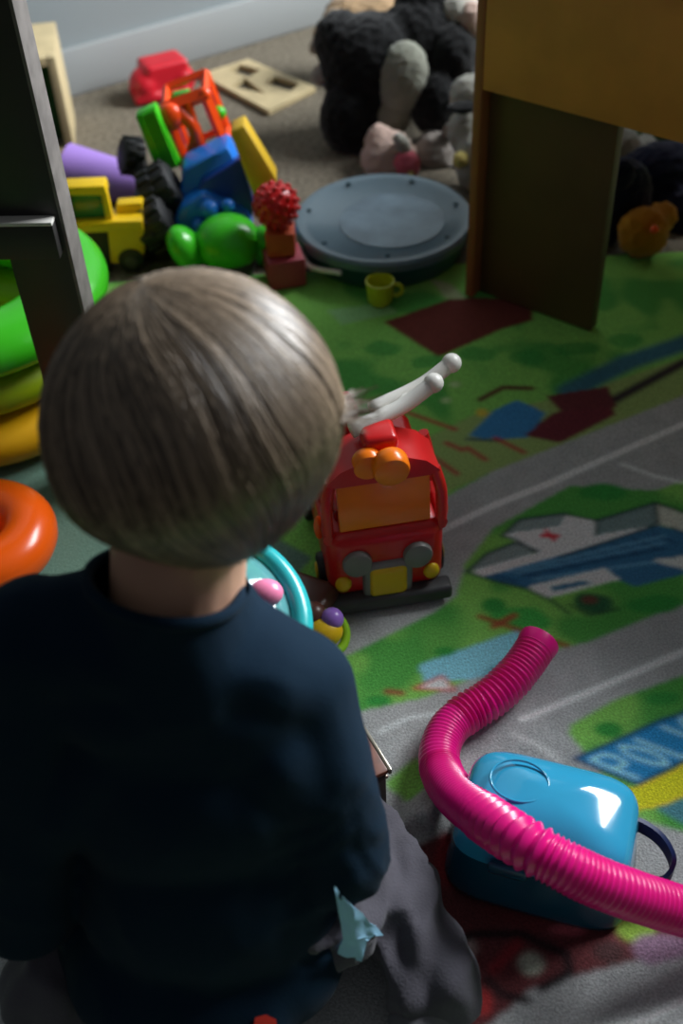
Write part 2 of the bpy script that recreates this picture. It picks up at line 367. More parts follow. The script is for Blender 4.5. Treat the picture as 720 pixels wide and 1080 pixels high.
def hand(bm, w, d, side):
    """palm and five fingers: w wrist, d pointing direction, side = +1 thumb toward +x"""
    d = V(d).normalized(); s = V((0, 0, 1)).cross(d).normalized()*side*-1; n = d.cross(s); up = V((0, 0, 1))
    pc = V(w)+d*.024
    for k in (-1, -.33, .33, 1): cap(bm, V(w)+s*k*.006, V(w)+d*.042+s*k*.012, .009, .0075, 10, 4)
    for k, L in ((1.05, .9), (.35, 1.0), (-.35, .93), (-1.05, .72)):
        a = V(w)+d*.042+s*k*.0125; b = a+(d+V((0, 0, .1)))*.018*L; c = b+(d*.75-up*.55)*.014*L; e = c+(d*.3-up*.9)*.010*L
        cap(bm, a, b, .0062, .0056, 10, 4); cap(bm, b, c, .0056, .005, 10, 4); cap(bm, c, e, .005, .0044, 10, 4)
    a = V(w)+d*.014+s*.010; b = a+(d*.55+s*.85)*.018; c = b+(d*.9+s*.3-up*.2)*.015
    cap(bm, a, b, .0075, .0064, 10, 4); cap(bm, b, c, .0062, .005, 10, 4)
bm = bmesh.new()
ell(bm, HC+V((0, -.002, .008)), (.071, .083, .076)); ell(bm, HC+V((0, .028, -.03)), (.053, .052, .052))          # skull, face
ell(bm, HC+V((0, .060, -.055)), (.024, .022, .018)); ell(bm, HC+V((-.03, .055, -.035)), .022); ell(bm, HC+V((.03, .055, -.035)), .022)  # chin, cheeks
ell(bm, HC+V((0, .085, -.022)), (.0085, .012, .010)); cap(bm, HC+V((0, .078, .0)), HC+V((0, .088, -.02)), .005, .007, 10, 4)
ell(bm, HC+V((0, .079, -.043)), (.015, .006, .004)); ell(bm, HC+V((0, .077, -.049)), (.012, .006, .0045))
for s in (-1, 1): ell(bm, HC+V((s*.069, .0, -.02)), (.008, .016, .022)); ell(bm, HC+V((s*.026, .07, .004)), (.016, .008, .005))
cap(bm, (-.107, .460, .335), HC+V((-.016, -.014, -.05)), .042, .041, 20)
ell(bm, (-.108, .452, .30), (.055, .038, .040)); ell(bm, (-.106, .435, .22), (.075, .055, .10)); ell(bm, (-.105, .415, .11), (.072, .058, .08))
for sh, el, ha, s in ((SHR, ELR, HAR, 1), (SHL, ELL, HAL, -1)):
    cap(bm, (-.106+s*.04, .45, .30), sh+V((0, 0, -.008)), .022, .022); cap(bm, sh+V((0, 0, -.008)), el, .023, .021); cap(bm, el, ha, .021, .016)
for hi, kn, an, to, s in ((HIR, KNR, ANR, TOR, 1), (HIL, KNL, ANL, TOL, -1)):
    cap(bm, hi, kn, .036, .032); cap(bm, kn, an, .031, .022); cap(bm, an, to+V((0, 0, .0)), .020, .014); ell(bm, an+V((0, .006, 0)), .020)
hand(bm, HAR, (-.2, 1, .1), -1); hand(bm, HAL, (.3, 1, .1), 1)
body = fused('body', bm, m_skin, child, .0028, 4)
for s in (-1, 1):
    ey_ = part('eye', mat('eye white', (225, 225, 222), .2) if s < 0 else bpy.data.materials['eye white'], child, lambda b: ell(b, HC+V((s*.026, .0735, -.006)), (.0095, .006, .0075)), 180)
    part('iris', m_iris, ey_, lambda b: ell(b, HC+V((s*.026, .079, -.006)), (.0042, .0018, .0042)), 180)

# shirt
bm = bmesh.new()
ell(bm, (-.108, .452, .335), (.100, .046, .044), (0, .40, 0)); ell(bm, (-.108, .445, .30), (.098, .05, .05), (0, .3, 0)); ell(bm, (-.106, .445, .26), (.097, .056, .085)); ell(bm, (-.106, .43, .20), (.094, .066, .10)); ell(bm, (-.108, .412, .12), (.098, .078, .10)); ell(bm, (-.118, .405, .07), (.112, .105, .06))
cap(bm, (-.108, .457, .320), (-.107, .462, .394), .060, .0455, 20)
for sh, el, ha, s in ((SHR, ELR, HAR, 1), (SHL, ELL, HAL, -1)):
    cap(bm, (-.106+s*.045, .45, .325-s*.014), sh, .040, .036); cap(bm, sh, el, .036, .036); cap(bm, el, el+(ha-el)*.93, .035, .023); cap(bm, (-.106+s*.05, .43, .26), el+(sh-el)*.35, .04, .035)
def shirtdisp(co, n):
    a = folds(.0045, 16, 2, (1, 1, .6))(co, n)
    d = (co-V((.0, .40, .165))).length; return a+folds(.004, 34, 5)(co, n)*max(0, 1-d/.12)
sh = fused('shirt', bm, m_shirt, child, .0042, 8, shirtdisp)
# cut the neck opening so that skin shows above the collar
def cut(o, co, no):
    b = bmesh.new(); b.from_mesh(o.data)
    near = lambda p: (p-co-no*(p-co).dot(no)).length < .060 and (p-co).dot(no) > -.02
    fs = [f for f in b.faces if near(f.calc_center_median())]
    g = list({v for f in fs for v in f.verts})+list({e for f in fs for e in f.edges})+fs
    bmesh.ops.bisect_plane(b, geom=g, plane_co=co, plane_no=no)
    bmesh.ops.delete(b, geom=[f for f in b.faces if near(f.calc_center_median()) and (f.calc_center_median()-co).dot(no) > 0], context='FACES')
    b.to_mesh(o.data); b.free()
NP = V((-.107, .462, .384)); NNO = V((.26, .36, 1)).normalized()
cut(sh, NP, NNO)
bm = bmesh.new()
q = NNO.to_track_quat('Z', 'Y').to_euler(); torus(bm, NP-NNO*.002, .0455, .0036, q, 48, 10, 1.2)
obj('collar', bm, m_shirt, child, 180)
# trousers
bm = bmesh.new()
ell(bm, (-.105, .41, .085), (.085, .07, .07))
for hi, kn, an, s in ((HIR, KNR, ANR, 1), (HIL, KNL, ANL, -1)):
    cap(bm, hi, kn, .058, .046); cap(bm, kn+V((0, 0, 0)), an+V((0, -.012, .004)), .045, .034); ell(bm, (kn+an)/2+V((0, 0, .01)), (.042, .05, .04))
def pdisp(co, n): return folds(.015, 24, 3, (1.2, .7, 1))(co, n)
pt = fused('trousers', bm, m_pants, child, .004, 5, pdisp)
for v in pt.data.vertices: v.co.z = max(v.co.z, RZ-child.location.z*0)
for an, to in ((ANR, TOR), (ANL, TOL)):
    bm = bmesh.new(); cap(bm, an+V((0, -.01, 0)), to, .0245, .019); ell(bm, to+V((0, .012, -.002)), (.022, .026, .018)); fused('sock', bm, m_sock, child, .0035, 4)
# undershirt corner peeping from the hem
def cloth(bm, pts, th=.002):
    vs = [bm.verts.new(p) for p in pts]; c = sum((V(p) for p in pts), V())/len(pts)
    cv = bm.verts.new(c+V((.0, -.006, .004))); n = len(vs)
    for i in range(n): bm.faces.new((vs[i], vs[(i+1) % n], cv))
    bmesh.ops.subdivide_edges(bm, edges=bm.edges[:], cuts=3, use_grid_fill=True)
    for v in bm.verts: v.co += V((0, -1, .5)).normalized()*.004*noise.noise(v.co*70)
    bmesh.ops.solidify(bm, geom=bm.faces[:], thickness=th)
from mathutils.bvhtree import BVHTree
def surf(o):
    return BVHTree.FromPolygons([v.co[:] for v in o.data.vertices], [p.vertices[:] for p in o.data.polygons])
TR_ = [surf(sh), surf(pt)]
def on_body(x, y, lift):
    d = ray(x, y).normalized(); h = [t_.ray_cast(CAM, d)[3] for t_ in TR_]; h = [q for q in h if q is not None]
    return CAM+d*(min(h)-lift)
part('undershirt_hem', m_under, child, lambda b: cloth(b, [on_body(353, 934, .001), on_body(372, 955, .008), on_body(402, 984, .012), on_body(385, 990, .006), on_body(380, 1012, .004), on_body(356, 1004, .004), on_body(362, 985, .008)]), 60, label='light blue undershirt corner')
def patch(b):
    c = [on_body(x, y, .0015) for x, y in ((269, 1073), (280, 1070), (291, 1075), (293, 1092), (280, 1096), (266, 1090))]
    m = [p+(CAM-p).normalized()*.003 for p in c]; n = len(c)
    f = [b.verts.new(p) for p in c]; g = [b.verts.new(p) for p in m]; b.faces.new(f[::-1]); b.faces.new(g)
    for i in range(n): b.faces.new((f[i], f[(i+1) % n], g[(i+1) % n], g[i]))
part('shirt_tag', mat('red woven tag', (210, 40, 30), .7), child, patch, label='small red tag low on the back of the shirt')
# hair
m_hair = vcmat('blond hair', .38, 0, sheen=0, spec=.5)
def head_dir(th, ph):   # th from crown, ph azimuth (0 = +x, 90 = forward)
    return V((math.sin(th)*math.cos(ph), math.sin(th)*math.sin(ph), math.cos(th)))
TILT = Euler((math.radians(-16), math.radians(-14), 0)).to_matrix()
def hair_pt(th, ph, k=1.0):
    d = head_dir(th, ph); r = V((.0835, .093, .086))
    back = max(0, -math.sin(ph)); f = 1.0
    t0 = math.radians(95)
    if th > t0: f = 1-.52*((th-t0)/math.radians(60))**1.3*(.5+.5*back)
    p = V((d.x*r.x*f, d.y*r.y*f, d.z*r.z if th < math.pi/2 else d.z*r.z*1.06))*k
    return HC+V((0, 0, .004))+TILT@p
def th_end(ph):
    s = math.sin(ph)
    if s > 0: return math.radians(112-s*34)
    return math.radians(112+(-s)**1.2*28)
bm = bmesh.new()
N1, N2 = 60, 22; rows = []
for i in range(N1):
    ph = 2*math.pi*i/N1; rows.append([bm.verts.new(hair_pt(th_end(ph)*(j+1)/N2, ph, .965)) for j in range(N2)])
topv = bm.verts.new(hair_pt(0, 0, .965))
for i in range(N1):
    a, b = rows[i], rows[(i+1) % N1]; bm.faces.new((topv, a[0], b[0]))
    for j in range(N2-1): bm.faces.new((a[j], a[j+1], b[j+1], b[j]))
CROWN = math.radians(26), math.radians(200)
strands = []
for s in range(5200):
    ph = random.uniform(0, 2*math.pi); e = th_end(ph); ph1 = ph+random.gauss(0, .05)
    st = random.choice((0, 0, .12, .3, .5))*random.random()*2; L = random.uniform(.94, 1.04) if random.random() < .9 else random.uniform(1.04, 1.1)
    lift = random.uniform(.985, 1.02); sw = random.uniform(.25, .55); ph0 = ph-sw
    pts = []
    clump = math.sin(ph*23+math.sin(ph*7)*3)*.006
    for j in range(12):
        t = st+(L-st)*j/11; th = e*t
        a = ph0+(ph1-ph0)*(1-(1-t)**2)
        a += .035*math.sin(th*5+ph*3)
        k = lift+.012*math.sin(t*math.pi)+clump*math.sin(t*2.4)+(0 if t > .1 else -.01*(.1-t)/.1)
        if abs(a % (2*math.pi)-3.6) < .2 and t < .5: k -= .008*(1-2*t)
        pts.append(hair_pt(th, a, k))
    strands.append((pts, random.random()))
# tuft over the right ear
for s in range(60):
    a0 = random.uniform(-.18, .25); b = [hair_pt(math.radians(82+5*j), a0, 1.0+.004*j) for j in range(4)]
    o = b[-1]+V((random.uniform(.006, .022), random.uniform(-.01, .012), -.004+random.uniform(-.006, .006))); strands.append((b+[o, o+V((.005, .001, .002))*random.random()], random.random()))
cols = {}
for pts, u in strands:
    n = len(pts); prev = None; w = random.uniform(.0005, .0010)
    for j, p in enumerate(pts):
        t = (pts[min(j+1, n-1)]-pts[max(j-1, 0)]).normalized(); nn = (p-HC).normalized(); sd = t.cross(nn).normalized()
        ww = w*(1-.8*(j/(n-1))**3)
        q = [bm.verts.new(p+sd*ww), bm.verts.new(p+nn*ww*.9), bm.verts.new(p-sd*ww)]
        for v in q: cols[v] = u
        if prev:
            for k in (0, 1): bm.faces.new((prev[k], prev[k+1], q[k+1], q[k]))
        prev = q
uv = [cols.get(v, .4) for v in bm.verts]
me = bpy.data.meshes.new('hair'); bm.to_mesh(me); bm.free(); me.materials.append(m_hair); finish(me, 180)
ca = me.color_attributes.new('Col', 'FLOAT_COLOR', 'POINT'); A_ = np.array(srgb(56, 45, 35)[:3]); B_ = np.array(srgb(146, 127, 106)[:3])
uv = np.array(uv)[:, None]; cc = np.ones((len(uv), 4)); cc[:, :3] = A_*(1-uv)+B_*uv; ca.data.foreach_set('color', cc.ravel().astype(np.float32))
link(bpy.data.objects.new('hair', me), child)
# ------------------------------------------------------------------ toy in the child's lap
m_clear = mat('clear teal plastic', (120, 200, 205), .08, trans=.5, coat=.5)
m_teal = plastic('teal plastic', (40, 170, 175), .25); m_pinkp = plastic('pink plastic', (235, 130, 170), .3); m_yel = plastic('yellow plastic', (225, 185, 20), .35); m_lime = plastic('lime plastic', (150, 205, 40), .3)
m_green = plastic('green plastic', (60, 185, 30), .28); m_orange = plastic('orange plastic', (245, 95, 15), .25); m_red = plastic('red plastic', (200, 20, 22), .3); m_purple = plastic('purple plastic', (150, 110, 200), .3)
m_white = plastic('white plastic', (225, 222, 215), .35); m_black = plastic('black rubber', (24, 25, 27), .55, bump=.3, bscale=200); m_blue = plastic('blue plastic', (30, 118, 215), .3); m_dgrey = plastic('dark grey plastic', (62, 62, 64), .5)
m_grey = plastic('grey plastic', (125, 125, 122), .45); m_amber = plastic('amber plastic', (248, 125, 14), .28); m_dred = plastic('deep red plastic', (150, 14, 18), .3)
tc_ = D(212, 664, .84); tz = tc_.z
toy = thing('activity_wheel', (tc_.x, tc_.y, tz-.02), "round teal see-through rattle toy held in the child's hands", 'toy')
part('rim', m_teal, toy, lambda b: torus(b, tc_, .074, .009, (.35, 0, 0), 56, 14, 1.2), 180)
part('dome', m_clear, toy, lambda b: lathe(b, [(.0, .034), (.03, .031), (.055, .02), (.07, .004), (.07, -.006), (.055, -.018), (.03, -.024), (0, -.026)], tc_, (.35, 0, 0)), 180, label='clear teal dome')
for k, m in enumerate((m_pinkp, m_yel, m_green, m_purple, m_orange, m_pinkp, m_yel, m_teal)):
    a = k*math.pi/4+.3; part('bead', m, toy, lambda b: ell(b, tc_+V((.052*math.cos(a), .05*math.sin(a)-.004, .019+.018*math.sin(a))), (.013, .011, .010)), 180)
t2 = D(338, 660, 1.04); t2.z = max(t2.z, .03)
m_brown = plastic('brown plastic', (92, 58, 48), .35)
rat = thing('bead_toy', (t2.x, t2.y, RZ), 'brown bead toy with yellow ball and lime ring, between child and red fire truck', 'toy')
b0 = P(325, 650, .02)
part('base', m_brown, rat, lambda b: box(b, (b0.x-.01, b0.y+.02, RZ+.018), (.075, .05, .036), (0, 0, -.5), .010, 3))
part('bead', m_purple, rat, lambda b: ell(b, P(350, 653, .045), .0115), 180)
part('bead', m_brown, rat, lambda b: ell(b, P(330, 648, .045), .013), 180)
part('ball', m_yel, rat, lambda b: ell(b, P(341, 666, .035), (.019, .016, .015)), 180)
part('ring', m_lime, rat, lambda b: torus(b, P(345, 668, .03), .020, .0045, (.5, .5, 0), 40, 12), 180)
# ------------------------------------------------------------------ fire truck
tp = P(409, 636, RZ); TX = Matrix.Translation((tp.x, tp.y, RZ)) @ Matrix.Rotation(math.radians(8), 4, 'Z') @ Matrix.Diagonal((.97, .92, 1.08, 1))
truck = thing('fire_truck', (tp.x, tp.y, RZ), 'red toy fire truck with orange windscreen and raised white ladder on the mat', 'toy truck')
def tb(name, m, fn, smooth=40, label=None, par=None): return part(name, m, par or truck, fn, smooth, TX, label)
HW = .060
def cab(b):
    # lower body, belt, roof and the four posts that leave the windows open
    box(b, (0, .10, .055), (HW*2, .20, .080), (0, 0, 0), .014, 3)
    box(b, (0, .11, .085), (HW*2*.96, .13, .045), (0, 0, 0), .010, 3)
    pr_ = [(-HW, .092), (-HW+.004, .140), (-HW+.016, .160), (0, .170), (HW-.016, .160), (HW-.004, .140), (HW, .092)]
    for (xa, za), (xb, zb) in zip(pr_, pr_[1:]):
        pass
    f = [b.verts.new((x*.98, .012+(.018 if z > .145 else .006), z)) for x, z in pr_]; 
    b.verts.index_update()
    for v in f: b.verts.remove(v)
    # roof
    pts = [(-HW+.004, .150), (-HW+.018, .163), (-.02, .171), (.02, .171), (HW-.018, .163), (HW-.004, .150), (HW-.010, .146), (-HW+.010, .146)]
    r0 = [b.verts.new((x, .012, z)) for x, z in pts]; r1 = [b.verts.new((x*.98, .060, z+.001)) for x, z in pts]
    b.faces.new(r0); b.faces.new(r1[::-1])
    for i in range(8): b.faces.new((r0[i], r1[i], r1[(i+1) % 8], r0[(i+1) % 8]))
    for s in (-1, 1):
        tube(b, spline([(s*(HW-.003), .010, .085), (s*(HW-.003), .012, .125), (s*(HW-.009), .018, .150)], 6), .006, 10)
        tube(b, spline([(s*(HW-.003), .070, .085), (s*(HW-.003), .070, .125), (s*(HW-.009), .070, .152)], 6), .006, 10)
        tube(b, [(s*(HW-.002), .005, .092), (s*(HW-.002), .13, .092)], .005, 10)
tb('body', m_red, cab)
tb('windshield', m_amber, lambda b: box(b, (0, .014, .121), (.092, .006, .052), (math.radians(-8), 0, 0), .002))
tb('interior', m_dred, lambda b: box(b, (0, .07, .1), (.095, .09, .02), (0, 0, 0), .004))
tb('beacon', m_amber, lambda b: cyl(b, (.006, -.002, .164), (.006, .018, .167), .0180, bev=.005), 40)
tb('beacon_housing', m_amber, lambda b: cyl(b, (-.014, .010, .164), (-.014, .026, .166), .0155, bev=.004))
tb('grille', m_yel, lambda b: box(b, (0, -.003, .036), (.040, .012, .037), (0, 0, 0), .0058, 5))
tb('grille_frame', m_grey, lambda b: box(b, (0, .0, .034), (.052, .012, .050), (0, 0, 0), .0058, 4))
for s in (-1, 1):
    tb('headlight', m_grey, lambda b: cyl(b, (s*.031, .006, .062), (s*.031, -.007, .062), .0150, bev=.003))
    tb('fog_lamp', m_yel, lambda b: ell(b, (s*.046, .0, .036), (.0085, .006, .0095)), 180)
    tb('side_mirror', m_orange, lambda b: ell(b, (s*(HW+.004), .03, .088), (.005, .006, .014)), 180)
tb('bumper', m_dgrey, lambda b: box(b, (0, -.002, .012), (.134, .022, .017), (0, 0, 0), .005, 3))
for s in (-1, 1):
    for y in (.045, .155):
        w = tb('wheel', m_black, lambda b: cyl(b, (s*.05, y, .019), (s*.067, y, .019), .019, bev=.004))
        tb('hubcap', m_yel, lambda b: cyl(b, (s*.066, y, .019), (s*.069, y, .019), .009, bev=.001), par=w)
tb('turret', m_red, lambda b: [cyl(b, (0, .038, .166), (0, .038, .173), .022, .020, .002), box(b, (0, .038, .179), (.034, .034, .018), (0, 0, 0), .006, 3)], label='red swivelling ladder base')
tb('rear_cap', m_dred, lambda b: box(b, (-.022, .160, .118), (.038, .03, .05), (.2, 0, .2), .006, 3))
# ladder rails in world space
la, lb = YP(388, 444, .815), YP(457, 404, .845); lo = YP(476, 383, .875)-lb
for k, (a, b_) in enumerate(((la, lb), (la+lo, lb+lo))):
    mid = (a+b_)/2+V((0, 0, -.006)); pth = spline([a+(a-b_)*.25, mid, b_], 8)
    part('ladder_rail', m_white, truck, lambda b: [tube(b, pth, .0078, 12), ell(b, b_, .0096)], 180)
dv = (lb-la)
for k in range(4):
    q = la+dv*(.1+.26*k)+V((0, 0, -.004)); part('ladder_rung', m_white, truck, lambda b: tube(b, [q, q+lo], .0032, 8), 60)
# ------------------------------------------------------------------ blue case
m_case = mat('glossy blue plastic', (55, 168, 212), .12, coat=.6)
m_teald = mat('shaded teal plastic', (14, 78, 104), .22, coat=.3); m_navy = mat('navy rubber', (14, 38, 90), .45)
ctr = V((.148, .470, RZ)); BX = Matrix.Translation(ctr) @ Matrix.Rotation(math.radians(-20), 4, 'Z') @ Matrix.Diagonal((1.04, .86, .95, 1))
case = thing('toy_case', tuple(ctr), 'rounded glossy blue plastic case on the mat under the pink pop tube', 'toy case')
def case_shape(b, z0, z1, gx=1.0, gap=0):
    hx, hy = .074, .058; rows = []; n = 48
    zs = np.linspace(z0, z1, 12)
    for z in zs:
        t = z/.094; k = (1-.16*t)*(1-max(0, (t-.80)/.2)**2*.16)*(1-max(0, (.12-t)/.12)**2*.12)*gx
        row = []
        for i in range(n):
            a = 2*math.pi*i/n; ca_, sa = math.cos(a), math.sin(a); e = .42
            row.append(b.verts.new((hx*k*abs(ca_)**e*math.copysign(1, ca_), hy*k*abs(sa)**e*math.copysign(1, sa)+t*.008, z)))
        rows.append(row)
    for a, c in zip(rows, rows[1:]):
        for i in range(n): b.faces.new((a[i], a[(i+1) % n], c[(i+1) % n], c[i]))
    b.faces.new(rows[0][::-1])
    # domed closing
    last = rows[-1]; cc_ = sum((v.co for v in last), V())/n
    for f, dz in ((.9, .0035), (.8, .0062), (.65, .0096), (.5, .012), (.35, .0136), (.2, .0145), (.08, .0148)):
        nr = [b.verts.new(cc_+(v.co-cc_)*f+V((0, 0, dz if z1 > .05 else 0))) for v in rows[-1]]
        for i in range(n): b.faces.new((last[i], last[(i+1) % n], nr[(i+1) % n], nr[i]))
        last = nr
    b.faces.new(last)
part('base', m_teald, case, lambda b: case_shape(b, 0, .066), 50, BX)  # base coloured darker than the lid to carry the shade on its front
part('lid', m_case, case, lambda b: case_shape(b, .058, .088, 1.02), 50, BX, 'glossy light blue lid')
part('latch', m_teald, case, lambda b: box(b, (-.02, -.053, .064), (.03, .008, .014), (0, 0, 0), .003), 40, BX)
part('latch', m_teald, case, lambda b: box(b, (.03, -.053, .064), (.03, .008, .014), (0, 0, 0), .003), 40, BX)
part('lid_groove', m_case, case, lambda b: torus(b, (-.025, .015, .1015), .022, .0012, (0, 0, 0), 40, 8), 180, BX)
hp = [P(640, 868, .062), P(668, 868, .06), P(695, 884, .055), P(709, 908, .045), P(704, 925, .035), P(690, 932, .030), P(655, 925, .03)]
def strap(b):
    s = spline(hp, 10); rings = []
    for i, p in enumerate(s):
        t = (s[min(i+1, len(s)-1)]-s[max(0, i-1)]).normalized(); n = t.cross(V((0, 0, 1))).normalized()*.0018; u = V((0, 0, .0075))
        rings.append([b.verts.new(p+n+u), b.verts.new(p-n+u), b.verts.new(p-n-u), b.verts.new(p+n-u)])
    for a, c in zip(rings, rings[1:]):
        for i in range(4): b.faces.new((a[i], a[(i+1) % 4], c[(i+1) % 4], c[i]))
    b.faces.new(rings[0]); b.faces.new(rings[-1][::-1])
part('handle', m_navy, case, strap, 60, label='navy strap handle')
# ------------------------------------------------------------------ pink pop tube
m_tube = mat('hot pink plastic', (232, 10, 132), .32, coat=.2, sss=.0)
kp = [(567, 679, .036), (556, 696, .034), (538, 718, .030), (515, 738, .027), (492, 752, .025), (472, 770, .025), (463, 795, .028), (467, 818, .036), (482, 840, .063), (510, 862, .094), (545, 885, .116), (585, 908, .119), (620, 926, .110), (655, 940, .096), (700, 955, .072), (760, 972, .045), (830, 985, .027)]
pop = thing('pop_tube', tuple(P(470, 775, RZ)), 'hot pink ribbed flexible plastic tube curling over the blue case', 'toy tube')
base = spline([P(x, y, z) for x, y, z in kp], 60)
cum = [0]
for a, b_ in zip(base, base[1:]): cum.append(cum[-1]+(b_-a).length)
L_ = cum[-1]; fine = []; N = 1500
ci = 0
for i in range(N+1):
    s = L_*i/N
    while ci < len(cum)-2 and cum[ci+1] < s: ci += 1
    f = (s-cum[ci])/max(1e-9, cum[ci+1]-cum[ci]); fine.append(base[ci].lerp(base[ci+1], min(1, f)))
phs = []; ph = 0
for i in range(N+1):
    s = i/N; pitch = .0042
    if .49 < s < .62: pitch = .009
    elif .07 < s < .20: pitch = .0056
    elif s > .70: pitch = .0050
    ph += (L_/N)/pitch; phs.append(ph)
def prad(i):
    s = i/N; amp = .0011 if not (.49 < s < .62) else .0022
    if .2 < s < .3: amp = .0005
    if .07 < s < .20: amp = .0016
    w = abs((phs[i] % 1)*2-1)
    return .0178+amp*(w*2-1)
part('sleeve', m_tube, pop, lambda b: tube(b, fine, prad, 32, capends=False), 180)
for c, dn in ((fine[0], fine[0]-fine[20]), (fine[-1], fine[-1]-fine[-20])):
    q_ = dn.to_track_quat('Z', 'Y').to_euler()
    part('end_ring', m_tube, pop, lambda b: lathe(b, [(.0186, -.006), (.0196, -.002), (.0196, .004), (.017, .005), (.0150, .004), (.0150, -.012), (.017, -.012)], c, q_, 40, closed=True))
# ------------------------------------------------------------------ small brown box behind the elbow
m_wbox = mat('brown wood', (118, 66, 48), .4, var=.2, vscale=60); m_met = mat('brushed metal edge', (190, 180, 165), .3, metal=1)
bp = P(416, 868, RZ); bw = thing('wooden_box', (bp.x-.03, bp.y+.03, RZ), "small dark box with a brown top and metal edge beyond the child's elbow", 'box')
BXM = Matrix.Translation((bp.x-.002, bp.y+.012, RZ)) @ Matrix.Rotation(math.radians(24), 4, 'Z')
part('box_body', mat('dark walnut', (70, 62, 60), .5), bw, lambda b: box(b, (-.03, .03, .028), (.055, .055, .056), (0, 0, 0), .002), 40, BXM)
part('lid', m_wbox, bw, lambda b: box(b, (-.03, .03, .0595), (.058, .058, .006), (0, 0, 0), .002), 40, BXM, 'brown lid')
part('metal_edge', m_met, bw, lambda b: box(b, (-.0, .03, .0595), (.003, .059, .0065), (0, 0, 0), .0006), 40, BXM)
part('stud', m_met, bw, lambda b: ell(b, (-.002, .005, .048), .002), 180, BXM)
# ------------------------------------------------------------------ left: big rings
oc = V((-.386, .863, RZ+.029)); 
def bigring(name, c, R, r, sq, m, label, grp):
    bm_ = bmesh.new(); torus(bm_, c, R, r, (0, 0, 0), 72, 24, sq); o = obj(name, bm_, m, None, 180); tag(o, label, 'toy ring', grp); return o
bigring('toy_ring', oc, .053, .030, .95, m_orange, 'glossy orange ring lying alone on the mat at the left edge', None)
sc_ = V((-.425, 1.15, 0))
m_yelr = plastic('golden yellow plastic', (235, 175, 10), .4); m_olive = plastic('yellow green plastic', (150, 175, 15), .4)
bigring('toy_ring', sc_+V((0, 0, RZ+.031)), .120, .045, .68, m_yelr, 'wide yellow ring, bottom of the stack at the left edge', 'stacked rings')
bigring('toy_ring', sc_+V((0, 0, RZ+.092)), .105, .045, .68, m_olive, 'yellow-green ring in the middle of the stack behind the dark post', 'stacked rings')
bigring('toy_ring', sc_+V((.0, 0, RZ+.153)), .122, .045, .68, m_green, 'bright green ring on top of the stack behind the dark post', 'stacked rings')
# ------------------------------------------------------------------ left: dark wooden stand
m_dwood = mat('black stained wood', (30, 28, 27), .5, var=.2, vscale=30); m_redge = mat('lit pale rail edge', (190, 188, 182), .5); m_dedge = mat('greyish brown post edge', (104, 99, 96), .55, var=.15, vscale=60)
p1 = P(78, 520); p2 = P(131, 520); dx = (p2-p1); aw = math.atan2(dx.y, dx.x); pc = (p1+p2)/2+V((-dx.y, dx.x, 0)).normalized()*.0185
st = thing('wooden_stand', (pc.x, pc.y, 0), 'tall black wooden stand with a crossbar at the left, partly behind the child', 'furniture')
part('post', m_dwood, st, lambda b: box(b, (pc.x, pc.y, .505), (dx.length, .037, 1.0), (0, 0, aw), .0015))
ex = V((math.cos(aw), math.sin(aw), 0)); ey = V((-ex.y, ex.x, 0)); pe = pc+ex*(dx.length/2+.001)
part('post_edge', m_dedge, st, lambda b: box(b, (pe.x, pe.y, .505), (.004, .0365, 1.0), (0, 0, aw), .001), label='greyish side face of the post')  # side face greyer than the front of the post
rz_ = YP(60, 236, pc.y-.03).z
rc_ = pc+ex*(-.16); rl = .37
part('rail', m_dwood, st, lambda b: box(b, (rc_.x-ey.x*.024, rc_.y-ey.y*.024, rz_-.018), (rl, .014, .036), (0, 0, aw), .0015))
part('rail_edge', m_redge, st, lambda b: box(b, (rc_.x-ey.x*.024, rc_.y-ey.y*.024, rz_+.0015), (rl, .016, .004), (0, 0, aw), .001), label='top edge of the rail, coloured pale for the light on it')  # light falling on the rail's top is painted as a paler strip
part('panel', m_dwood, st, lambda b: box(b, (rc_.x-.01, rc_.y, (rz_+1.0)/2+.002), (rl-.04, .016, 1.0-rz_), (0, 0, aw), .001))
pl_ = pc+ex*(-.33); part('post', m_dwood, st, lambda b: box(b, (pl_.x, pl_.y, .505), (dx.length, .037, 1.0), (0, 0, aw), .0015))
# ------------------------------------------------------------------ wooden shape cube and its board
m_pale = mat('pale birch wood', (190, 172, 132), .55, var=.08, vscale=30); m_holed = mat('green felt', (40, 90, 50), .9)
cA = P(80, 163); wdir = ex
cb = thing('shape_cube', (cA.x-.07, cA.y+.06, 0), 'pale wooden box with a green inside standing against the wall at left', 'toy box')
CX = Matrix.Translation((cA.x, cA.y, 0)) @ Matrix.Rotation(ang*.0+math.radians(8), 4, 'Z')
S = .15
zt = YP(58, 62, cA.y).z; zt = .165
part('frame', m_pale, cb, lambda b: [box(b, (-.007, 0.007, zt/2), (.014, .014, zt), bev=.001), box(b, (-S+.007, .007, zt/2), (.014, .014, zt), bev=.001), box(b, (-S/2, .007, zt-.007), (S-.028, .014, .014), bev=.001), box(b, (-S/2, .007, .007), (S-.028, .014, .014), bev=.001)], 40, CX)
part('top_panel', m_pale, cb, lambda b: box(b, (-S/2, S/2+.007, zt-.006), (S, S-.014, .012), bev=.001), 40, CX)
part('side_panel', m_pale, cb, lambda b: box(b, (-.004, S/2+.007, zt/2-.006), (.008, S-.014, zt-.013), bev=.001), 40, CX)
part('side_panel', m_pale, cb, lambda b: box(b, (-S+.004, S/2+.007, zt/2-.006), (.008, S-.014, zt-.013), bev=.001), 40, CX)
part('inside_panel', m_holed, cb, lambda b: box(b, (-S/2, .045, zt/2), (S-.018, .006, zt-.02), bev=.001), 40, CX, 'dark green inside panel')
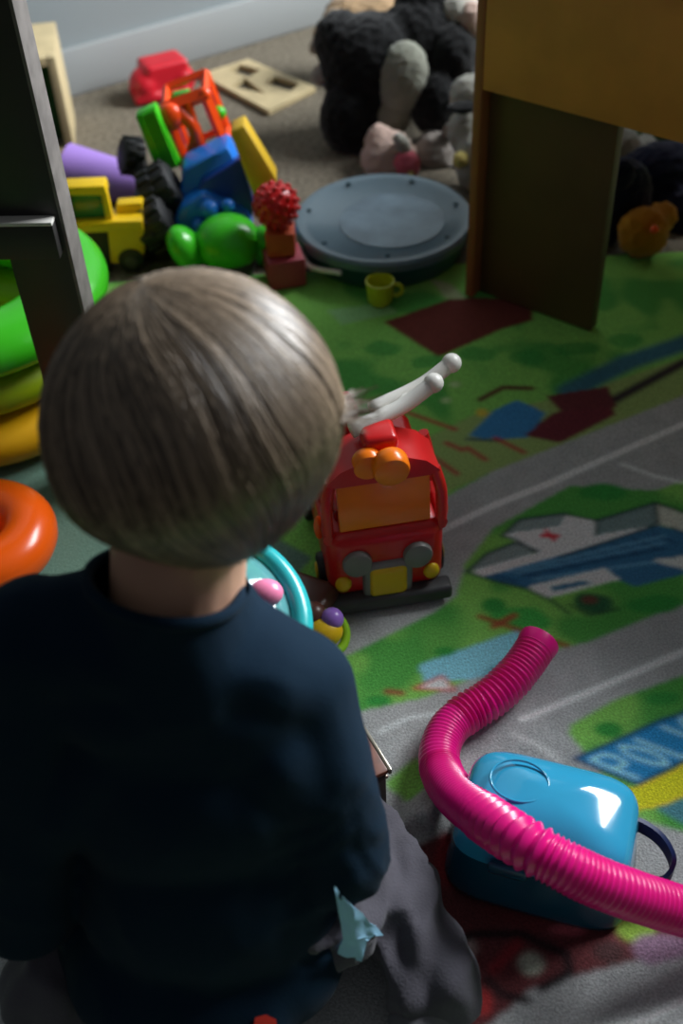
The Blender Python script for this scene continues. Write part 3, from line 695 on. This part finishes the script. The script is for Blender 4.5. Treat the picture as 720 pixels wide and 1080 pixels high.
# board with three holes
def board_fn(b):
    cs = [P(212, 84), P(262, 68), P(333, 98), P(284, 123)]
    # quad in bilinear coordinates with holes cut as gaps: outer polygon bridged to the holes
    def Q(u, v): return (cs[0]*(1-u)+cs[1]*u)*(1-v)+(cs[3]*(1-u)+cs[2]*u)*v
    holes = [[(.30, .52), (.62, .40), (.62, .72)], [(.62, .2), (.80, .12), (.92, .26), (.74, .36)], [(.66, .70), (.82, .62), (.93, .76), (.77, .86)]]
    holes = [[(.08, .40), (.46, .34), (.32, .74)], [(.44, .10), (.74, .06), (.84, .30), (.52, .36)], [(.56, .56), (.84, .52), (.92, .82), (.64, .88)]]
    outer = [(0, 0), (1, 0), (1, 1), (0, 1)]
    es = []; loops = []
    for lp in [outer]+holes:
        vs = [b.verts.new(Q(u, v)+V((0, 0, .002))) for u, v in lp]; loops.append(vs)
        es += [b.edges.new((vs[i], vs[(i+1) % len(vs)])) for i in range(len(vs))]
    r = bmesh.ops.triangle_fill(b, edges=es, use_beauty=True)
    fs = [g for g in r['geom'] if isinstance(g, bmesh.types.BMFace)]
    e = bmesh.ops.extrude_face_region(b, geom=fs); bmesh.ops.translate(b, verts=[v for v in e['geom'] if isinstance(v, bmesh.types.BMVert)], vec=(0, 0, .009))
bm = bmesh.new(); board_fn(bm); o = obj('shape_board', bm, m_pale, None, 30); tag(o, 'pale wooden board with cut-out shape holes lying flat on the carpet', 'toy board')
# ------------------------------------------------------------------ red block by the baseboard
rp = P(168, 104); m_redb = plastic('crimson plastic', (195, 20, 38), .4)
bm = bmesh.new(); ell(bm, rp+V((-.022, .0, .028)), (.028, .034, .028)); box(bm, rp+V((.012, .02, .032)), (.078, .06, .062), (0, 0, .45)); ell(bm, rp+V((.045, .02, .024)), (.022, .025, .026)); box(bm, rp+V((0, .01, .008)), (.10, .07, .015), (0, 0, .3))
o = fused('toy_block', bm, m_redb, None, .004, 5); tag(o, 'crimson rounded plastic toy block on the carpet against the baseboard', 'toy block')
mz = min(v.co.z for v in o.data.vertices)
for v in o.data.vertices: v.co.z -= mz-.001
# ------------------------------------------------------------------ purple cup lying on its side
m_purpt = mat('lilac plastic', (160, 125, 205), .45); m_purpi = mat('violet plastic', (110, 40, 175), .4)
pa, pb = P(72, 180, .045), P(150, 196, .028)
cup = thing('plastic_cup', tuple(P(100, 200, 0)), 'lilac plastic beaker lying on its side behind the yellow toy truck', 'cup')
part('cup_body', m_purpt, cup, lambda b: lathe(b, [(0, 0), (.027, 0), (.030, .01), (.042, (pb-pa).length), (.0405, (pb-pa).length), (.028, .012), (0, .01)], pb, axis_rot(pb, pa), 40), 40)
part('inner_lining', m_purpi, cup, lambda b: lathe(b, [(0, .013), (.026, .013), (.039, (pb-pa).length-.002), (.0405, (pb-pa).length-.002), (.0275, .012), (0, .0122)], pb, axis_rot(pb, pa), 40), 40, label='violet inside')
# ------------------------------------------------------------------ yellow toy truck at left
YT = 1.43
yt = thing('toy_lorry', tuple(P(110, 288, 0)), 'yellow toy truck with a green cab window beside the dark post', 'toy truck')
def sl(name, m, par, poly, Y, th, bev=.0025, lean=0, label=None): return part(name, m, par, lambda b: slab(b, poly, Y, th, bev, lean), 40, None, label)
sl('cab_roof', m_yel, yt, [(66, 198), (110, 196), (113, 207), (68, 207)], YT, .028)
sl('cab_post', m_yel, yt, [(106, 204), (113, 204), (121, 240), (113, 240)], YT, .012)
sl('cab_post', m_yel, yt, [(66, 204), (73, 204), (78, 240), (71, 240)], YT, .012)
sl('window', mat('green tinted plastic', (25, 110, 75), .2, coat=.3), yt, [(71, 206), (108, 206), (115, 238), (76, 238)], YT+.008, .018, label='green cab window')
sl('belt', m_yel, yt, [(70, 236), (150, 233), (151, 244), (72, 247)], YT-.006, .04)
sl('bed', m_yel, yt, [(113, 242), (152, 240), (152, 272), (130, 279), (117, 278)], YT, .034)
sl('bonnet', m_yel, yt, [(122, 216), (150, 214), (151, 236), (122, 238)], YT+.018, .02)
sl('chassis', m_black, yt, [(74, 246), (114, 245), (118, 287), (80, 287)], YT+.002, .06)
for x, y in ((92, 272), (140, 284)):
    q = YP(x, y, YT-.004); q.z = .020
    w = part('wheel', m_black, yt, lambda b: cyl(b, q+V((0, 0, 0)), q+V((0, .02, 0)), .0195, bev=.004))
    part('hubcap', m_dgrey, w, lambda b: cyl(b, q+V((0, -.002, 0)), q+V((0, .001, 0)), .009, bev=.001))
# ------------------------------------------------------------------ blue toy tractor tipped on the pile
def treadwheel(par, c, r, w, ax, mname=m_black):
    def f(b):
        a = V(c)-V(ax)*w/2; e = V(c)+V(ax)*w/2; cyl(b, a, e, r, bev=r*.22)
        rot = V(ax).to_track_quat('Z', 'Y').to_matrix()
        for k in range(12):
            t = 2*math.pi*k/12
            for s in (-1, 1):
                p = V(c)+rot@V((r*math.cos(t+s*.12), r*math.sin(t+s*.12), s*w*.22)); q_ = (rot.to_4x4()@Matrix.Rotation(t+s*.12, 4, 'Z')).to_euler()
                box(b, p, (r*.22, r*.22, w*.42), q_, .0012)
    w_ = part('wheel', mname, par, f); 
    return w_
TY = 1.52
tr = thing('toy_tractor', tuple(P(200, 272, 0)), 'blue and orange toy tractor with black treaded wheels tipped on the toy pile', 'toy tractor')
m_dblue = plastic('dark blue plastic', (14, 60, 150), .35)
sl('body', m_blue, tr, [(192, 172), (226, 158), (240, 150), (268, 196), (266, 232), (250, 246), (196, 246), (176, 238), (192, 215)], TY, .05, .006, .15)
sl('bonnet', m_blue, tr, [(190, 210), (215, 196), (240, 206), (262, 216), (268, 234), (240, 240), (200, 236), (180, 236)], TY-.03, .04, .006, .1)
sl('side_plate', m_dblue, tr, [(214, 184), (254, 162), (270, 210), (262, 224), (238, 205), (206, 200)], TY-.012, .02, .004, .2, 'darker blue side plate')
for i, (x, y, r) in enumerate(((222, 208, .014), (241, 204, .010), (212, 226, .012))): part('knob', m_blue, tr, lambda b: ell(b, YP(x, y, TY-.035), r), 180)
def cagef(b):
    Z = TY+.09
    A = [YP(176, 104, Z), YP(217, 88, Z), YP(240, 146, Z), YP(198, 164, Z)]
    for i in range(4):
        tube(b, [A[i], A[(i+1) % 4]], .0085 if i != 0 else .011, 4)
        ell(b, A[i], .0095)
    off = V((0, .05, .01))
    for i in range(4): tube(b, [A[i]+off, A[(i+1) % 4]+off], .006, 4)
    for i in range(4): tube(b, [A[i], A[i]+off], .006, 4)
    tube(b, spline([YP(190, 106, Z-.006), YP(205, 122, Z-.01), YP(214, 150, Z-.006)], 6), .010, 10)
    tube(b, spline([YP(200, 96, Z-.006), YP(206, 125, Z-.01), YP(200, 158, Z-.006)], 6), .006, 10)
    ell(b, YP(182, 112, Z-.01), (.018, .014, .02)); ell(b, YP(226, 148, Z-.01), (.02, .014, .012))
part('roll_cage', mat('bright orange plastic', (240, 75, 18), .3), tr, cagef, 50, label='orange roll cage')
def gboard(b):
    slab(b, [(144, 114), (165, 104), (193, 164), (168, 172)], TY+.05, .02, .003, .1)
part('mudguard', m_green, tr, gboard, label='bright green side panel')
for k in range(6):
    u = k/5; part('green_rib', m_green, tr, lambda b: slab(b, [(148+u*18, 115-u*8), (150+u*18, 114-u*8), (174+u*18, 168-u*5), (172+u*18, 169-u*5)], TY+.046, .006, 0, .1)) if k in (1, 2, 3, 4) else None
treadwheel(tr, YP(141, 153, TY+.10), .026, .032, V((.8, .3, -.3)).normalized())
treadwheel(tr, YP(172, 188, TY+.02), .034, .05, V((.85, .1, .45)).normalized())
treadwheel(tr, YP(168, 222, TY-.02), .036, .05, V((.85, .0, .45)).normalized())
part('axle', m_black, tr, lambda b: tube(b, [YP(145, 150, TY+.10), YP(160, 190, TY+.05), YP(185, 215, TY+.01)], .012, 12))
part('chassis', m_black, tr, lambda b: slab(b, [(140, 205), (165, 200), (196, 236), (190, 280), (150, 286), (146, 240)], TY-.03, .08, .006, .1))
part('rear_reflector', m_green, tr, lambda b: ell(b, YP(232, 108, TY+.13), .010), 180)
sl('spare_panel', m_green, tr, [(180, 92), (200, 88), (204, 96), (184, 100)], TY+.13, .02, .002)
tr.location.y -= .035
# yellow plank and other pieces
o = sl('toy_plank', plastic('dull yellow plastic', (215, 175, 40), .4), None, [(242, 146), (257, 139), (292, 192), (290, 214), (270, 216)], 1.455, .035, .003, .18); tag(o, 'yellow plastic plank leaning on the blue tractor', 'toy block')
zmin = min(v.co.z for v in o.data.vertices)
# knobbly red ball on two blocks
b1 = P(301, 300, RZ); stx = V((b1.x, b1.y+.012, 0))
m_rose = plastic('rose plastic', (170, 60, 75), .5); m_rust = plastic('rust orange plastic', (190, 75, 35), .5)
bm = bmesh.new(); box(bm, stx+V((0, 0, RZ+.022)), (.052, .05, .044), (0, 0, .2), .004); o = obj('toy_block', bm, m_rose); tag(o, "rose block at the bottom under the red ball, just above the child's head", 'toy block')
bm = bmesh.new(); box(bm, stx+V((-.002, .004, RZ+.044+.019)), (.040, .04, .036), (0, 0, .0), .004); o = obj('toy_block', bm, m_rust); tag(o, 'rusty orange block between the rose block and the red knobbly ball', 'toy block')
bc = stx+V((-.004, .008, RZ+.081+.031))
def knob(b):
    ell(b, bc, .030, (0, 0, 0), 32, 20)
    for k in range(90):
        z = 1-2*(k+.5)/90; t = k*2.39996; r = math.sqrt(1-z*z); ell(b, bc+V((r*math.cos(t), r*math.sin(t), z))*.030, .0036, u=8, v=6)
bm = bmesh.new(); knob(bm); o = obj('spiky_ball', bm, m_red, None, 180); tag(o, 'red knobbly ball on top of an orange block beside the green turtle', 'ball')
# green turtle
gp = P(240, 300, RZ); gY = gp.y+.035
tu = thing('toy_turtle', (gp.x, gY, RZ), "glossy green rounded turtle toy just above the child's head", 'toy turtle')
gc = YP(240, 256, gY)
part('shell', m_green, tu, lambda b: [ell(b, gc, (.047, .044, .040)), torus(b, gc+V((.0, -.012, .028)), .02, .0035, (.5, 0, 0), 40, 10)], 180)
part('head', m_green, tu, lambda b: ell(b, YP(278, 252, gY), .0185), 180)
part('flipper', m_green, tu, lambda b: ell(b, YP(196, 262, gY-.01), (.022, .03, .036), (.1, -.45, 0)), 180)
part('flipper', m_green, tu, lambda b: ell(b, YP(282, 268, gY+.03), (.02, .02, .02)), 180)
part('belly', m_dgrey, tu, lambda b: cyl(b, V((gc.x, gY, RZ)), V((gc.x, gY, gc.z-.01)), .036, .04, .006), label='dark underside')
# ------------------------------------------------------------------ round tub
m_tub = mat('translucent pale blue plastic', (104, 128, 142), .3, trans=.35, coat=.2); m_tubd = mat('dark teal plastic', (28, 70, 82), .35)
tcc = P(404, 230, .05); tcc.z = 0
tub = thing('storage_tub', (tcc.x, tcc.y, 0), 'wide round tub with a pale blue see-through lid and white handle', 'tub')
part('base', m_tubd, tub, lambda b: lathe(b, [(0, .006), (.112, .006), (.118, .012), (.123, .045), (.120, .045), (.114, .014), (0, .012)], tcc, (0, 0, 0), 72))
part('lid', m_tub, tub, lambda b: lathe(b, [(0, .050), (.105, .050), (.110, .054), (.124, .054), (.128, .050), (.128, .040), (.1245, .040), (.124, .049), (.11, .049), (.105, .0465), (0, .0465)], tcc, (0, 0, 0), 72), label='translucent pale blue lid')
part('lid_disc', mat('greyish blue film', (104, 124, 138), .35, var=.2, vscale=25), tub, lambda b: lathe(b, [(0, .0512), (.075, .0512), (.075, .0505), (0, .0505)], tcc+V((.012, -.008, 0)), (0, 0, 0), 48), label='greyer round centre of the lid')
part('contents', mat('mixed pale toys', (150, 150, 160), .6, var=.4, vscale=40), tub, lambda b: [ell(b, tcc+V((.07*math.cos(k*2.4), .07*math.sin(k*2.4)*(k % 3)/2, .028)), (.028, .024, .015)) for k in range(9)], 180)
for k in range(7):
    a = k*.9+.2; part('rivet', m_tubd, tub, lambda b: ell(b, tcc+V((.108*math.cos(a), .108*math.sin(a), .0545)), (.004, .003, .002)), 180)
h0, h1, h2 = tcc+V((-.122, -.03, .03)), tcc+V((-.108, -.085, .030)), tcc+V((-.065, -.113, .034))
part('handle', m_white, tub, lambda b: tube(b, spline([h0, h1, h2], 8), .0038, 10), 180, label='white handle')
# yellow toy cup
cp = P(391, 289, RZ); yc = thing('toy_cup', tuple(cp), 'small yellow-green toy cup on the mat in front of the round tub', 'cup')
m_yg = plastic('yellow green plastic cup', (190, 195, 30), .4)
cp = V((tcc.x-.014, tcc.y-.146, RZ))
part('cup_body', m_yg, yc, lambda b: lathe(b, [(0, 0), (.014, 0), (.0165, .004), (.0195, .034), (.0178, .034), (.015, .005), (0, .003)], cp, (0, 0, 0), 32))
part('handle', m_yg, yc, lambda b: torus(b, cp+V((.0215, .0, .018)), .0085, .0028, (math.pi/2, 0, 0), 24, 8), 180)
# ------------------------------------------------------------------ table at the upper right
m_table = mat('honey beech laminate', (196, 132, 58), .5, var=.08, vscale=15, bump=.05, bscale=100); m_tleg = mat('shaded brown laminate', (84, 64, 36), .6, var=.08, vscale=15); m_tedge = mat('brown edge banding', (150, 92, 52), .5)
A0 = P(508, 95, .296); A1 = P(720, 152, .296); td = V((A1.x-A0.x, A1.y-A0.y, 0)).normalized(); tn = V((-td.y, td.x, 0)); ta = math.atan2(td.y, td.x)
tab = thing('play_table', (A0.x, A0.y, 0), 'honey coloured wooden play table with wide panel legs at the upper right', 'table')
def tbx(b, s0, s1, n0, n1, z0, z1, bev=.002):
    c = A0+td*((s0+s1)/2)+tn*((n0+n1)/2); box(b, (c.x, c.y, (z0+z1)/2), (s1-s0, n1-n0, z1-z0), (0, 0, ta), bev)
W, DP, HT_ = .95, .62, .52
part('apron', m_table, tab, lambda b: tbx(b, .0, W, 0, .018, .296, HT_-.02))
part('apron', m_table, tab, lambda b: tbx(b, .0, W, DP-.018, DP, .296, HT_-.02))
part('apron', m_table, tab, lambda b: tbx(b, .0, .018, .018, DP-.018, .296, HT_-.02))
part('apron', m_table, tab, lambda b: tbx(b, W-.018, W, .018, DP-.018, .296, HT_-.02))
part('tabletop', m_table, tab, lambda b: tbx(b, -.02, W+.02, -.02, DP+.02, HT_-.02, HT_))
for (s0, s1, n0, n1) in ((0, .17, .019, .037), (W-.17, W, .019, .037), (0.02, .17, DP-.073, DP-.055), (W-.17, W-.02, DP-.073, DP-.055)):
    part('leg', m_tleg, tab, lambda b: tbx(b, s0, s1, n0, n1, RZ if n0 < .1 else .0, HT_-.021))  # shade under the tabletop is put into the darker leg colour
part('corner_trim', m_tedge, tab, lambda b: tbx(b, -.012, .0, .0, .04, RZ, HT_-.021), label='reddish brown corner strip')
# ------------------------------------------------------------------ plush toys
def pm(name, c, **k): return mat(name, c, .95, bump=.8, bscale=350, sheen=.15, spec=.1, **k)
m_pblk = pm('black plush', (20, 21, 22)); m_pwht = pm('white plush', (158, 157, 148)); m_ptan = pm('tan plush', (150, 125, 95)); m_pcream = pm('cream plush', (185, 160, 148)); m_ppink = pm('pink plush', (215, 110, 125)); m_pnavy = pm('navy plush', (28, 30, 52)); m_pmus = pm('mustard plush', (185, 125, 30)); m_pgrey = pm('grey plush', (140, 132, 125)); m_pyel = pm('pale yellow plush', (200, 185, 110))
def plush(name, m, label, cat, els, grp=None, vox=.005, disp=.004, parts=()):
    bm_ = bmesh.new()
    c0 = None
    for e in els:
        ell(bm_, e[0], e[1], e[2] if len(e) > 2 else (0, 0, 0)); c0 = c0 or V(e[0])
    t = thing(name, (c0.x, c0.y, 0), label, cat, grp)
    o = fused('body', bm_, m, t, vox, 3, fur(disp, 120))
    for v in o.data.vertices: v.co.z = max(v.co.z, .001)
    for pn, pmx, pe in parts:
        bm_ = bmesh.new()
        for e in pe: ell(bm_, e[0], e[1], e[2] if len(e) > 2 else (0, 0, 0))
        if pn in ('eye', 'nose'): obj(pn, bm_, pmx, t, 180)
        else:
            q_ = fused(pn, bm_, pmx, t, .004, 3, fur(disp*.6, 140))
            for v in q_.data.vertices: v.co.z = max(v.co.z, .001)
    return t
Y1 = 1.80
plush('plush_dog', m_pblk, 'large black plush dog with a white belly slumped beyond the round tub', 'plush toy',
      [(YP(392, 70, Y1+.03), (.085, .07, .085)), (YP(372, 125, Y1-.01), (.055, .05, .065)), (YP(360, 45, Y1+.05), (.045, .05, .05)), (YP(458, 108, Y1-.02), (.040, .045, .055)), (YP(440, 55, Y1+.05), (.075, .06, .085)), (YP(475, 60, Y1+.02), (.045, .05, .055)), (YP(448, 8, Y1+.08), (.05, .05, .06))],
      parts=[('belly', pm('grey white belly plush', (128, 130, 118)), [(YP(424, 82, Y1-.022), (.042, .036, .058), (0, .15, 0)), (YP(412, 122, Y1-.02), (.034, .03, .034))]), ('paw', m_pgrey, [(YP(341, 79, Y1+.03), (.02, .025, .017))])])
plush('plush_lamb', m_pwht, 'white plush animal with a pale pink snout against the table corner strip', 'plush toy',
      [(YP(482, 12, 1.86), (.035, .04, .035)), (YP(512, 20, 1.90), (.04, .05, .06)), (YP(525, 60, 1.9), (.04, .05, .14))], parts=[('snout', m_pcream, [(YP(497, 20, 1.83), (.022, .022, .028))])])
plush('plush_bunny', m_pcream, 'cream plush ball with pink face lying just behind the tub lid', 'plush toy',
      [(YP(410, 168, 1.70), (.045, .042, .045)), (YP(400, 150, 1.71), (.022, .022, .03))], parts=[('face_patch', m_ppink, [(YP(428, 174, 1.668), (.024, .014, .026))]), ('ear', m_pwht, [(YP(424, 152, 1.67), (.012, .010, .022), (0, -.5, 0))]), ('nose', m_pyel, [(YP(433, 184, 1.655), .006)])])
plush('plush_bear', m_pgrey, 'grey-brown round plush between the cream plush and the yellow-white one', 'plush toy',
      [(YP(458, 168, 1.73), (.036, .04, .048)), (YP(470, 182, 1.72), (.03, .03, .03))], parts=[('ear', m_pgrey, [(YP(474, 138, 1.72), (.013, .01, .014))])])
plush('plush_duck', m_pwht, 'white and yellow plush duck squeezed beside the left table leg', 'plush toy',
      [(YP(492, 138, 1.66), (.030, .035, .036)), (YP(500, 172, 1.62), (.03, .035, .045)), (YP(498, 100, 1.70), (.036, .035, .03))], parts=[('wing', m_pyel, [(YP(486, 168, 1.60), (.014, .014, .012))]), ('cap_brim', m_pblk, [(YP(488, 113, 1.64), (.026, .02, .006))])])
plush('plush_puppy', m_ptan, 'tan plush lying against the wall left of the black plush dog', 'plush toy',
      [(YP(345, 34, 2.02), (.022, .03, .045), (0, .5, 0)), (YP(370, 20, 2.06), (.05, .05, .04)), (YP(395, 16, 2.06), (.05, .045, .035))], parts=[('ear', m_pgrey, [(YP(334, 44, 2.0), (.010, .012, .024), (0, .5, 0))])])
plush('plush_cat', m_pwht, 'off-white plush under the table beside the panel leg', 'plush toy', [(YP(652, 158, 1.60), (.036, .035, .034)), (YP(676, 162, 1.62), (.03, .03, .028))], parts=[('ear', m_pwht, [(YP(640, 136, 1.61), (.010, .008, .014))])])
plush('plush_elephant', m_pnavy, 'dark navy plush under the table, left of the mustard one', 'plush toy', [(YP(650, 205, 1.47), (.05, .045, .055)), (YP(632, 235, 1.45), (.034, .034, .036)), (YP(700, 185, 1.55), (.07, .05, .05)), (YP(715, 230, 1.50), (.04, .05, .05))], parts=[('ear', m_pnavy, [(YP(655, 185, 1.44), (.02, .012, .024))])])
plush('plush_chick', m_pmus, 'mustard yellow plush ball in the dark under the table', 'plush toy', [(YP(678, 245, 1.40), (.036, .034, .036)), (YP(698, 228, 1.42), (.022, .022, .02))], parts=[('beak', m_orange, [(YP(690, 242, 1.365), (.008, .008, .005))])])
plush('plush_frog', pm('dusty green plush', (70, 90, 55)), 'dusty green plush behind the white one under the table', 'plush toy', [(YP(690, 160, 1.68), (.05, .04, .06))], parts=[('eye', m_pwht, [(YP(684, 140, 1.64), .008)])])
# ------------------------------------------------------------------ light
wc = CR+SD*1.3-SN*.06
ld = bpy.data.lights.new('window daylight', 'AREA'); ld.shape = 'RECTANGLE'; ld.size = 1.38; ld.size_y = 1.2; ld.energy = 205; ld.color = (.93, .97, 1.0)
lo_ = bpy.data.objects.new('window_daylight', ld); COL.objects.link(lo_); lo_.location = (wc.x, wc.y, 1.6); lo_.rotation_euler = (-V((SN.x, SN.y, -.45)).normalized()).to_track_quat('Z', 'Y').to_euler()
w = bpy.data.worlds.new('world'); scn.world = w; w.use_nodes = True; nt = w.node_tree; bg = nt.nodes['Background']; bg.inputs['Strength'].default_value = .12
tcn = nt.nodes.new('ShaderNodeTexCoord'); sx = nt.nodes.new('ShaderNodeSeparateXYZ'); rp_ = nt.nodes.new('ShaderNodeValToRGB')
nt.links.new(tcn.outputs['Generated'], sx.inputs[0]); nt.links.new(sx.outputs['Z'], rp_.inputs['Fac']); nt.links.new(rp_.outputs['Color'], bg.inputs['Color'])
rp_.color_ramp.elements[0].position = .0; rp_.color_ramp.elements[0].color = (.18, .2, .24, 1); rp_.color_ramp.elements[1].position = .75; rp_.color_ramp.elements[1].color = (.9, .95, 1, 1)
scn.view_settings.view_transform = 'Standard'; scn.view_settings.look = 'None'; scn.view_settings.gamma = 1; scn.view_settings.exposure = 0
scn.view_settings.use_curve_mapping = False
